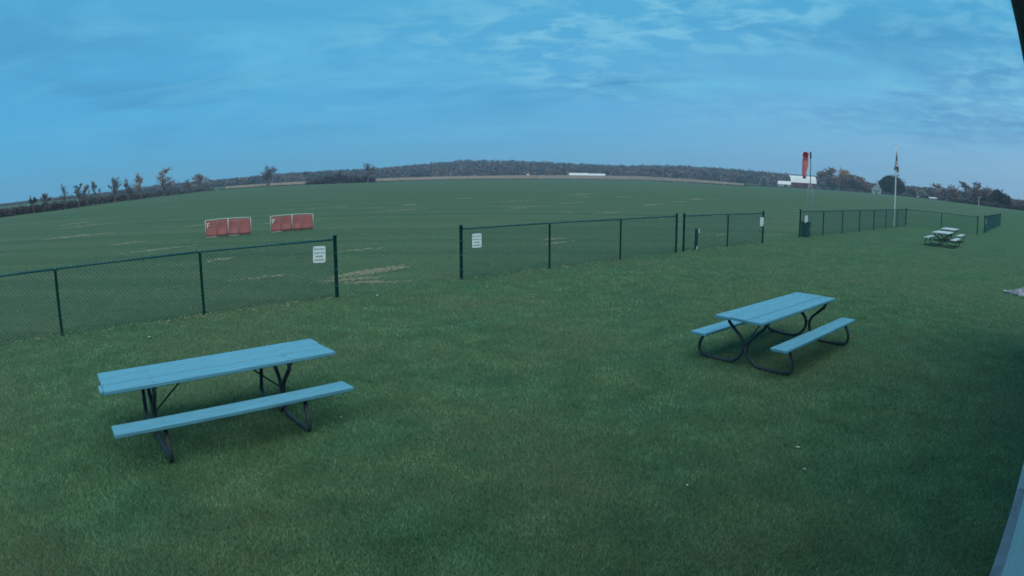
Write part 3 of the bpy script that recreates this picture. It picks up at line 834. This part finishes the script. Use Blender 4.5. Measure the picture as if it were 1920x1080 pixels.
# ------------------------------------------------------------------ signs hung on the fences
LINES = [('PILOTS ONLY', .046), ('NO SPECTATORS', .040), ('BEYOND', .042), ('THIS POINT', .044)]
def text_mesh(body, size):
    cu = bpy.data.curves.new('lettering', 'FONT'); cu.body = body; cu.size = size; cu.align_x = 'CENTER'; cu.extrude = .0008; cu.offset = .0008
    t = bpy.data.objects.new('tmp', cu); C.objects.link(t)
    bpy.context.view_layer.update()
    me = bpy.data.meshes.new_from_object(t.evaluated_get(bpy.context.evaluated_depsgraph_get()))
    bpy.data.objects.remove(t); me.name = 'lettering'
    me.materials.clear(); me.materials.append(M['ink'])
    return me
TXT = [text_mesh(b, s) for b, s in LINES]
def rounded(w, h, r, y0, y1):
    pts = []
    for cx, cz, a0 in ((w / 2 - r, h / 2 - r, 0), (-w / 2 + r, h / 2 - r, 90), (-w / 2 + r, -h / 2 + r, 180), (w / 2 - r, -h / 2 + r, 270)):
        for k in range(5):
            a = R(a0 + k * 22.5); pts.append((cx + r * math.cos(a), cz + r * math.sin(a)))
    n = len(pts); mb = MB()
    mb.add([(x, y0, z) for x, z in pts] + [(x, y1, z) for x, z in pts], [tuple(range(n)), tuple(range(2 * n - 1, n - 1, -1))] + [(i, (i + 1) % n, n + (i + 1) % n, n + i) for i in range(n)])
    return mb
def sign(label, pos, zc, ang, tilt=0.0, w=.285, h=.345):
    root = empty('notice_sign', Vector((*pos, zc)), ang); root.rotation_euler[1] = tilt
    tag(root, label, 'sign', 'white notice signs on the fence')
    rounded(w, h, .03, 0.0, -.005).build('plate', M['sign'], root)
    rounded(w + .014, h + .014, .036, .004, 0.0005).build('border', M['sign_edge'], root)
    for me, z in zip(TXT, (.095, .02, -.055, -.13)):
        o = mesh_obj('lettering', me, None, root); o.location = (0, -.0065, z); o.rotation_euler = (math.pi / 2, 0, 0)
        wid = max(v.co.x for v in me.vertices) - min(v.co.x for v in me.vertices); o.scale = (min(1, .245 / wid),) * 3
    for sx in (-1, 1):
        for sz in (-1, 1):
            MB().tube([(sx * (w / 2 - .03), -.004, sz * (h / 2 - .022)), (sx * (w / 2 - .03), -.011, sz * (h / 2 - .022))], .007, 6).build('screw', M['bolt'], root)
def on_line(a, b, s, off=.07):
    a, b = Vector(a), Vector(b); d = (b - a).normalized(); p = a + d * s
    return (p.x + d.y * off, p.y - d.x * off), math.atan2(d.y, d.x)
p, a = on_line((-3.70, 13.06), (-5.98, 11.20), .40, -.07); sign('white notice sign beside the end post behind the left picnic table', p, .95, a + math.pi, R(2))
p, a = on_line((-1.22, 15.36), (1.01, 17.25), .42); sign('white notice sign on the middle fence run at its left end', p, .92, a)
p, a = on_line((10.23, 24.78), (8.08, 23.12), .24, -.07); sign('narrow looking white sign at the right end of the two-bay run', p, .89, a + math.pi)
p, a = on_line((13.48, 27.92), (15.57, 29.42), .50); sign('white sign below the windsock tower', p, .85, a)
p, a = on_line((34.99, 37.73), (37.2, 39.7), .35); sign('white sign seen edge-on at the far right fence run', p, .85, a)

# ------------------------------------------------------------------ picnic tables
def picnic_table(label, x, y, yaw, L, W, th, bo_, bw, bh_, fx, corner, mat, seed, back=(0, 0)):
    rnd = random.Random(seed)
    root = empty('picnic_table', (x, y, 0), yaw); tag(root, label, 'picnic table', 'picnic tables on the lawn')
    pw = (W - .026) / 3
    side = {-1: (bo_, bh_), 1: (bo_ + back[0], bh_ + back[1])}
    for i in range(3):
        o = MB().box((0, 0, 0), (L + rnd.uniform(-.012, .012), pw, .04), bev=.006).build('top_plank', mat, root)
        o.location = (rnd.uniform(-.008, .008), (i - 1) * (pw + .013), th - .02 + rnd.uniform(-.003, .003)); o.rotation_euler = (rnd.uniform(-.008, .008), 0, rnd.uniform(-.002, .002))
    for s in (-1, 1):
        o = MB().box((0, 0, 0), (L + rnd.uniform(-.01, .01), bw, .04), bev=.006).build('seat_plank', mat, root)
        bo, bh = side[s]
        o.location = (rnd.uniform(-.01, .01), s * bo, bh - .02)
    r = .023
    for u in (-fx, fx):
        for s in (-1, 1):
            bo, bh = side[s]
            zt, zb = th - .045 - r, bh - .04 - r
            path = [(u, s * (W * .40), zt + r), (u, s * (W * .40), zt - .05), (u, s * .032, th * .52), (u, s * .032, r + .03), (u, s * .10, r), (u, s * (bo + .06), r), (u, s * (bo + .10), r + .06), (u, s * (bo + .02), zb + r)]
            if corner > .15:                    # the rounder, looping frame
                path = path[:2] + [(u, s * .032, th * .50), (u, s * .032, .17), (u, s * .19, r), (u, s * (bo - .06), r), (u, s * (bo + .11), r + .03), (u, s * (bo + .13), .20), (u, s * (bo + .03), zb + r)]
            MB().tube(smooth_path(path, corner), r, 8).build('leg', M['steel_dark'], root, True)
        MB().box((u, 0, th - .055), (.05, W * .93, .028)).build('cleat', M['steel_dark'], root)
        for yy in [(i - 1) * (pw + .013) + e for i in range(3) for e in (-pw * .3, pw * .3)]:
            MB().tube([(u, yy, th - .006), (u, yy, th + .006)], .012, 8).build('plank_bolt', mat, root)
        for s in (-1, 1): MB().tube([(u, s * side[s][0], side[s][1] - .006), (u, s * side[s][0], side[s][1] + .004)], .012, 8).build('plank_bolt', mat, root)
        for s in (-1, 1): MB().box((u, s * side[s][0], side[s][1] - .046), (.05, bw * .85, .010)).build('seat_cleat', M['steel_dark'], root)
        MB().tube([(u, .0, th * .42), (u * .42, 0, th - .045)], .010, 6).build('brace', M['steel_dark'], root)
        MB().tube([(u - .028, 0, th * .36), (u + .028, 0, th * .36)], .012, 6).build('bolt', M['bolt'], root)
S_ = 0.92
picnic_table('long blue painted picnic table nearest the camera, at left', -3.279 * S_, 6.275 * S_, .722, 2.732 * S_, .736 * S_, .76 * S_, .642 * S_, .276 * S_, .44 * S_, .80 * S_, .10, M['plank'], 3, back=(.07, .035))
picnic_table('blue painted picnic table with rounded legs at centre right', 4.318 * S_, 9.451 * S_, .692, 2.855 * S_, .806 * S_, .76 * S_, .696 * S_, .268 * S_, .44 * S_, 1.15 * S_, .22, M['plank'], 4)
picnic_table('nearer of the two small pale picnic tables far right', 21.05, 26.0, .72, 1.95, .88, .70, .72, .28, .42, .70, .2, M['plank_pale'], 5)
picnic_table('farther of the two small pale picnic tables far right', 23.95, 28.95, .72, 1.95, .85, .70, .70, .28, .42, .70, .2, M['plank_pale'], 6)

# ------------------------------------------------------------------ red safety barriers
def barrier(label, a, b, h, letter):
    a, b = Vector((*a, 0)), Vector((*b, 0)); d = b - a; L = d.length; yaw = math.atan2(d.y, d.x)
    root = empty('safety_barrier', a, yaw); tag(root, label, 'barrier', 'red barriers on the field')
    r = .022
    arc = lambda t: h + .03 * math.sin(math.pi * t)
    MB().tube([(L * t, 0, arc(t)) for t in np.linspace(0, 1, 9)], .021, 8).build('top_rail', M['pvc'], root, True)
    for t, rr in ((0, .018), (.5, .024), (1, .018)):
        MB().tube([(L * t, -.02, 0), (L * t, -.02, arc(t))], rr, 8).build('post', M['pvc'], root, True)
    for t in (.25, .73):
        MB().tube([(L * t, .05, 0), (L * t, .05, arc(t) - .04)], .018, 8).build('slim_post', M['galv'], root, True)
    ts = (0, .25, .5, .73, 1)
    for i in range(4):
        n, m = 8, 6; vv = []; ff = []
        for k in range(m + 1):
            for j in range(n + 1):
                t = ts[i] + (ts[i + 1] - ts[i]) * (.02 + .96 * j / n)
                z = .05 + (arc(t) - .10) * k / m
                vv.append((L * t, .015 + .035 * math.sin(j / n * math.pi) * math.sin(k / m * 3.1) + .008 * math.sin(k * 2.3 + i), z + (.02 * math.sin(j * 1.3 + i) if k == 0 else 0)))
        for k in range(m):
            for j in range(n): ff.append((k * (n + 1) + j, k * (n + 1) + j + 1, (k + 1) * (n + 1) + j + 1, (k + 1) * (n + 1) + j))
        o = MB().add(vv, ff).build('fabric_panel', M['red'], root, True)
        s = o.modifiers.new('thick', 'SOLIDIFY'); s.thickness = .006
    for i in (0, 2) if letter == 'F' else (0,):
        MB().tube([(L * ts[i], -.015, .035), (L * ts[i + 1], -.015, .035)], .014, 6).build('bottom_rail', M['pvc'], root)
    me = text_mesh(letter, .34); me.materials.clear(); me.materials.append(M['sign'])
    o = mesh_obj('lettering', me, None, root); o.location = (.13, -.045, h - .36); o.rotation_euler = (math.pi / 2, 0, 0)
barrier('red fabric barrier on white pipe frame, left of the pair', (-14.40, 27.7), (-12.5, 28.95), .83, 'F')
barrier('red fabric barrier on white pipe frame, right of the pair', (-11.70, 29.6), (-9.95, 31.1), .80, 'P')

# ------------------------------------------------------------------ green post, windsock tower, flagpole
gpst = empty('pipe_post', (6.5, 22.0, 0)); tag(gpst, 'short thick green post behind the two-bay fence run', 'post')
MB().tube([(0, 0, -.02), (0, 0, .72), (0, 0, .76), (0, 0, .77)], [.060, .060, .052, .02], 14).build('pipe', M['box_green'], gpst, True)
MB().box((.085, -.05, .66), (.045, .05, .15), bev=.01).build('white_tag', M['sign'], gpst)
MB().box((.01, -.075, .07), (.05, .04, .12), bev=.01).build('base_tag', M['sign'], gpst)

tw = empty('windsock_tower', (15.02, 30.0, 0), facing(26.6)); tag(tw, 'thin lattice tower and mast behind the fence', 'tower')
legs = [Vector((.17 * math.cos(a), .17 * math.sin(a), 0)) for a in (R(-30), R(90), R(210))]
for q in legs:
    MB().tube([q, q + Vector((0, 0, 2.15)), Vector((q.x * .12, q.y * .12, 2.62))], .015, 6).build('tower_leg', M['galv'], tw, True)
for i in range(3):
    a, b = legs[i], legs[(i + 1) % 3]; pts = []
    for k in range(12): pts.append((a if k % 2 == 0 else b) + Vector((0, 0, .1 + k * .185)))
    MB().tube(pts, .006, 4).build('lattice', M['galv'], tw)
    for z in (.1, 1.1, 2.15): MB().tube([a + Vector((0, 0, z)), b + Vector((0, 0, z))], .007, 4).build('ring_brace', M['galv'], tw)
MB().tube([(0, 0, 2.5), (0, 0, 3.85)], .022, 8).build('mast', M['fence'], tw, True)
MB().tube([(0, 0, 3.82), (0, 0, 3.86), (0, 0, 4.14), (0, 0, 4.18)], [.022, .042, .042, .02], 10).build('swivel', M['black'], tw, True)
MB().tube([(0, 0, 4.05), (-.13, -.05, 4.10)], .010, 6).build('arm', M['black'], tw)
ws = empty('windsock', (15.02, 30.0, 0), facing(26.6)); tag(ws, 'limp red windsock hanging from the mast', 'windsock')
path = [(-.27, -.10, 3.98), (-.275, 0.0, 3.98), (-.285, .06, 3.88), (-.29, .065, 3.68), (-.295, .06, 3.45), (-.31, .055, 3.2), (-.315, .055, 3.0), (-.315, .05, 2.80)]
rad = [.155, .150, .135, .15, .135, .12, .10, .075]
n = 20; vv = []; ff = []
for i, (q, rr) in enumerate(zip(path, rad)):
    q = Vector(q)
    for k in range(n):
        a = 2 * math.pi * k / n; w = rr * (1 + (.16 * math.sin(3 * a + i * .8) + .08 * math.sin(7 * a + i)) * min(1, i / 3))
        if i == 0: vv.append(q + Vector((math.cos(a) * w, 0, math.sin(a) * w * 1.15)))
        elif i == 1: vv.append(q + Vector((math.cos(a) * w, .03 * math.sin(a), math.sin(a) * w * 1.1)))
        else: vv.append(q + Vector((math.cos(a) * w, -math.sin(a) * w * -1 * .7, (math.sin(a) * w * .6) if i == 2 else 0)))
for i in range(len(path) - 1):
    for k in range(n):
        j = (k + 1) % n; ff.append((i * n + k, i * n + j, i * n + n + j, i * n + n + k))
o = MB().add(vv, ff).build('sock', M['sock'], ws, True); sm = o.modifiers.new('thick', 'SOLIDIFY'); sm.thickness = .006
MB().tube([(-.27 + .157 * math.cos(a), -.10, 3.98 + .18 * math.sin(a)) for a in np.linspace(0, 2 * math.pi, 25)], .009, 6, cap=False).build('hoop', M['sock'], ws, True)
bx = empty('equipment_box', polar(26.30, 31.6), facing(26)); tag(bx, 'dark green equipment box at the foot of the windsock tower', 'cabinet')
MB().box((0, 0, .34), (.46, .36, .68), bev=.02).build('cabinet', M['box_green'], bx)
MB().box((0, 0, .70), (.52, .42, .04), bev=.012).build('lid', M['box_green'], bx)
MB().box((.0, -.19, .34), (.38, .02, .54), bev=.006).build('door', M['box_green'], bx)
MB().tube([(.13, -.20, .33), (.13, -.225, .33), (.13, -.225, .41), (.13, -.20, .41)], .008, 6).build('handle', M['galv'], bx)

fp = empty('flagpole', (26.77, 39.12, 0), facing(34.5)); tag(fp, 'tall white flagpole at the fence corner', 'flagpole')
MB().tube([(0, 0, -.05), (0, 0, .03), (0, 0, 3.6), (0, 0, 5.74)], [.055, .055, .048, .028], 12).build('pole', M['pole_white'], fp, True)
MB().tube([(0, 0, 0), (0, 0, .07), (0, 0, .11)], [.11, .10, .06], 12).build('base_collar', M['galv'], fp, True)
bm = bmesh.new(); bmesh.ops.create_uvsphere(bm, u_segments=12, v_segments=8, radius=.045); me = bpy.data.meshes.new('finial'); bm.to_mesh(me); bm.free()
o = mesh_obj('finial', me, M['galv'], fp); o.location = (0, 0, 5.78)
MB().tube([(.05, -.03, .9), (.055, -.04, 3.0), (.035, -.03, 5.5)], .006, 5).build('halyard', M['pvc'], fp)
MB().box((.06, -.03, 1.0), (.05, .03, .12), bev=.008).build('cleat', M['galv'], fp)

def flag_material():
    m = bpy.data.materials.new('flag_cloth'); m.use_nodes = True
    nn, l = m.node_tree.nodes, m.node_tree.links; p = nn['Principled BSDF']; p.inputs['Roughness'].default_value = .8
    uv = nn.new('ShaderNodeUVMap'); uv.uv_map = 'UVMap'; s = nn.new('ShaderNodeSeparateXYZ'); l.new(uv.outputs[0], s.inputs[0])
    def mt(op, a, b):
        x = nn.new('ShaderNodeMath'); x.operation = op
        for i, v in enumerate((a, b)):
            if isinstance(v, (int, float)): x.inputs[i].default_value = v
            else: l.new(v, x.inputs[i])
        return x.outputs[0]
    stripe = mt('GREATER_THAN', mt('MODULO', mt('MULTIPLY', s.outputs[1], 6.5), 1.0), .5)   # red, white ... from the bottom: 0..0.5 red
    canton = mt('MULTIPLY', mt('LESS_THAN', s.outputs[0], .4), mt('GREATER_THAN', s.outputs[1], 6 / 13))
    # stars as small dots on a staggered grid
    vx = mt('SUBTRACT', mt('MODULO', mt('MULTIPLY', s.outputs[0], 15.0), 1.0), .5); vy = mt('SUBTRACT', mt('MODULO', mt('MULTIPLY', mt('SUBTRACT', s.outputs[1], 6 / 13), 9.3), 1.0), .5)
    star = mt('LESS_THAN', mt('ADD', mt('MULTIPLY', vx, vx), mt('MULTIPLY', vy, vy)), .03)
    def mx(f, a, b):
        x = nn.new('ShaderNodeMix'); x.data_type = 'RGBA'; l.new(f, x.inputs[0])
        for sk, v in ((x.inputs[6], a), (x.inputs[7], b)):
            if isinstance(v, tuple): sk.default_value = (*v, 1)
            else: l.new(v, sk)
        return x.outputs[2]
    c = mx(stripe, (.16, .008, .020), (.75, .75, .75))
    c = mx(canton, c, mx(star, (.012, .018, .07), (.7, .7, .7)))
    l.new(c, p.inputs['Base Color']); return m
def build_flag():
    root = empty('flag', (26.77, 39.12, 0), facing(34.5)); tag(root, 'limp striped national flag hanging down the flagpole', 'flag')
    nu, nv = 60, 24; vv = []; uvs = []
    for j in range(nv + 1):
        v = j / nv
        for i in range(nu + 1):
            u = i / nu
            amp = .05 + .34 * u ** .45 * (1 - .35 * v)
            x = .035 + amp * (math.sin(u * 6.8 + 1.0 * v) * .62) * (0.35 + .65 * min(1, (1 - v) + .25)) + .05 * u
            y = -.02 + amp * math.cos(u * 6.8 + 1.3 * v) * .55
            z = 5.36 - (1 - v) * .92 - u * 1.0 * (.62 + .38 * v) - .03 * math.sin(u * 21)
            vv.append((x, y, z)); uvs.append((u, v))
    ff = [(j * (nu + 1) + i, j * (nu + 1) + i + 1, (j + 1) * (nu + 1) + i + 1, (j + 1) * (nu + 1) + i) for j in range(nv) for i in range(nu)]
    me = bpy.data.meshes.new('cloth'); me.from_pydata(vv, [], ff); lay = me.uv_layers.new(name='UVMap')
    for lp in me.loops: lay.data[lp.index].uv = uvs[lp.vertex_index]
    me.polygons.foreach_set('use_smooth', [True] * len(me.polygons)); me.update()
    mesh_obj('cloth', me, flag_material(), root)
    for z in (5.36, 4.5): MB().tube([(0.0, -.03, z), (.04, -.03, z)], .008, 6).build('clip', M['galv'], root)
build_flag()

# ------------------------------------------------------------------ grass and small stuff
def build_grass():
    n = 1000000
    d = np.exp(rng.uniform(np.log(2.4), np.log(36), n)); az = np.radians(rng.uniform(-64, 60, n))
    x, y = d * np.sin(az), d * np.cos(az)
    nn = x * NR.x + y * NR.y
    field = nn < -12.6 + rng.normal(0, .15, n)
    keep = (nn < .035) & (rng.uniform(0, 1, n) < np.clip((37 - d) / 22, 0, 1) * np.where(field, .45, 1))
    x, y, d = x[keep], y[keep], d[keep]; n = len(x)
    h = rng.uniform(.014, .034, n) * (1 + d * .02); w = .0016 * (1 + d * .13) * rng.uniform(.7, 1.3, n)
    a = rng.uniform(0, 2 * np.pi, n); le = h * rng.uniform(.2, 1.3, n); la = rng.uniform(0, 2 * np.pi, n)
    V = np.zeros((n, 3, 3), np.float32)
    V[:, 0] = np.stack([x - np.cos(a) * w, y - np.sin(a) * w, np.full(n, -.003)], 1)
    V[:, 1] = np.stack([x + np.cos(a) * w, y + np.sin(a) * w, np.full(n, -.003)], 1)
    V[:, 2] = np.stack([x + np.cos(la) * le, y + np.sin(la) * le, h], 1)
    tag(tri_soup('grass', V, M['blade']), 'short green grass blades of the lawn', 'grass', kind='stuff')
build_grass()
def build_straw():
    V = []
    def scatter(cx, cy, sl, sw, ang, n, size=.026):
        u = rng.normal(0, 1, (n, 2)) * np.array([sl, sw]) * .5
        c, s = math.cos(ang), math.sin(ang)
        X = cx + u[:, 0] * c - u[:, 1] * s; Y = cy + u[:, 0] * s + u[:, 1] * c
        a = rng.normal(ang, .6, n); l = size * rng.uniform(.6, 1.8, n); w = size * .16
        z = rng.uniform(.01, .05, n)
        d = np.stack([np.cos(a) * l, np.sin(a) * l, rng.uniform(-.01, .015, n)], 1); q = np.stack([-np.sin(a) * w, np.cos(a) * w, np.full(n, .004)], 1)
        p = np.stack([X, Y, z], 1)
        V.append(np.stack([p - d - q, p + d - q, p + d + q, p - d + q], 1))
    F = math.atan2(1.86, 2.28)
    for (cx, cy, sl, sw, an, n) in [(-3.85, 16.5, 1.3, .20, .95, 520), (-3.45, 16.6, 1.1, .14, .95, 300), (-4.0, 15.2, .8, .12, .5, 200), (-3.4, 14.8, .8, .12, .1, 150)]:
        scatter(cx, cy, sl, sw, an, n)
    # strip of dead grass under the fence
    for (a, b) in [((-12.6, 5.4), (-3.7, 13.06)), ((-1.22, 15.36), (5.53, 21.14)), ((5.86, 21.38), (10.23, 24.78)), ((13.48, 27.92), (28.66, 40.24))]:
        a, b = np.array(a), np.array(b); L = np.linalg.norm(b - a); k = int(L / .5)
        for i in range(k):
            if rng.random() < .25: continue
            q = a + (b - a) * (i + rng.random()) / k
            scatter(q[0] + .06, q[1] - .08, 1.5, .22, FA, int(rng.uniform(4, 22)), .02)
    # dry tufts on the mown field
    for i in range(52):
        t, nn = rng.uniform(-6, 75), -rng.uniform(14, 62)
        p = T * t + NR * nn
        k = max(1.0, -nn / 16)
        scatter(p.x, p.y, rng.uniform(.3, 1.1) * k ** .8, rng.uniform(.08, .28) * k ** .6, FA + rng.normal(0.05, .12), int(rng.uniform(20, 80)), .045 * k)
    tag(tri_soup('dry_clippings', np.concatenate(V), M['straw'], nper=4), 'pale dry grass clippings scattered over the turf', 'clippings', kind='stuff')
build_straw()
scraps = [((-6.09, 9.2), 'pale scrap of paper on the grass behind the left table', .07), ((-2.81, 13.07), 'pale scrap just right of the end fence post', .08), ((2.72, 5.2), 'largest pale scrap on the near right grass', .05),
          ((2.58, 4.73), 'small pale scrap nearest below the larger right one', .035), ((1.44, 4.61), 'small pale scrap lowest in the middle of the near lawn', .03), ((6.96, 11.58), 'tiny pale scrap beyond the right picnic table', .06),
          ((-1.79, 6.15), 'tiny pale scrap right of the left bench end', .03), ((0.43, 12.92), 'tiny pale scrap in the middle of the lawn', .05)]
for i, ((x, y), lab, s) in enumerate(scraps):
    s *= .55
    rr = random.Random(i); k = 5; vv = []; ff = []
    for a in range(k + 1):
        for b in range(3):
            vv.append((s * (a / k - .5) * 1.5, s * (b / 2 - .5) * (.75 + .25 * math.sin(a)), .035 + s * .35 * abs(a / k - .45) + s * .2 * rr.random()))
    for a in range(k):
        for b in range(2): ff.append((a * 3 + b, a * 3 + b + 1, a * 3 + b + 4, a * 3 + b + 3))
    o = MB().add(vv, ff).build('paper_scrap', M['paper']); o.location = (x, y, 0); o.rotation_euler = (0, 0, rr.uniform(0, 6))
    sm = o.modifiers.new('thick', 'SOLIDIFY'); sm.thickness = .002
    tag(o, lab, 'litter', 'pale scraps on the lawn')

# ------------------------------------------------------------------ dusk haze over the whole place
def build_haze():
    m = bpy.data.materials.new('haze'); m.use_nodes = True
    nn, l = m.node_tree.nodes, m.node_tree.links; nn.clear()
    v = nn.new('ShaderNodeVolumePrincipled'); v.inputs['Color'].default_value = (.62, .84, 1, 1); v.inputs['Density'].default_value = HAZE
    v.inputs['Anisotropy'].default_value = 0.2
    out = nn.new('ShaderNodeOutputMaterial'); l.new(v.outputs[0], out.inputs['Volume'])
    o = MB().box((0, 0, 24), (3000, 3000, 52)).build('haze', m)
    tag(o, kind='stuff', label='thin blue dusk haze over the fields', cat='haze')
HAZE = 0.00042
build_haze()
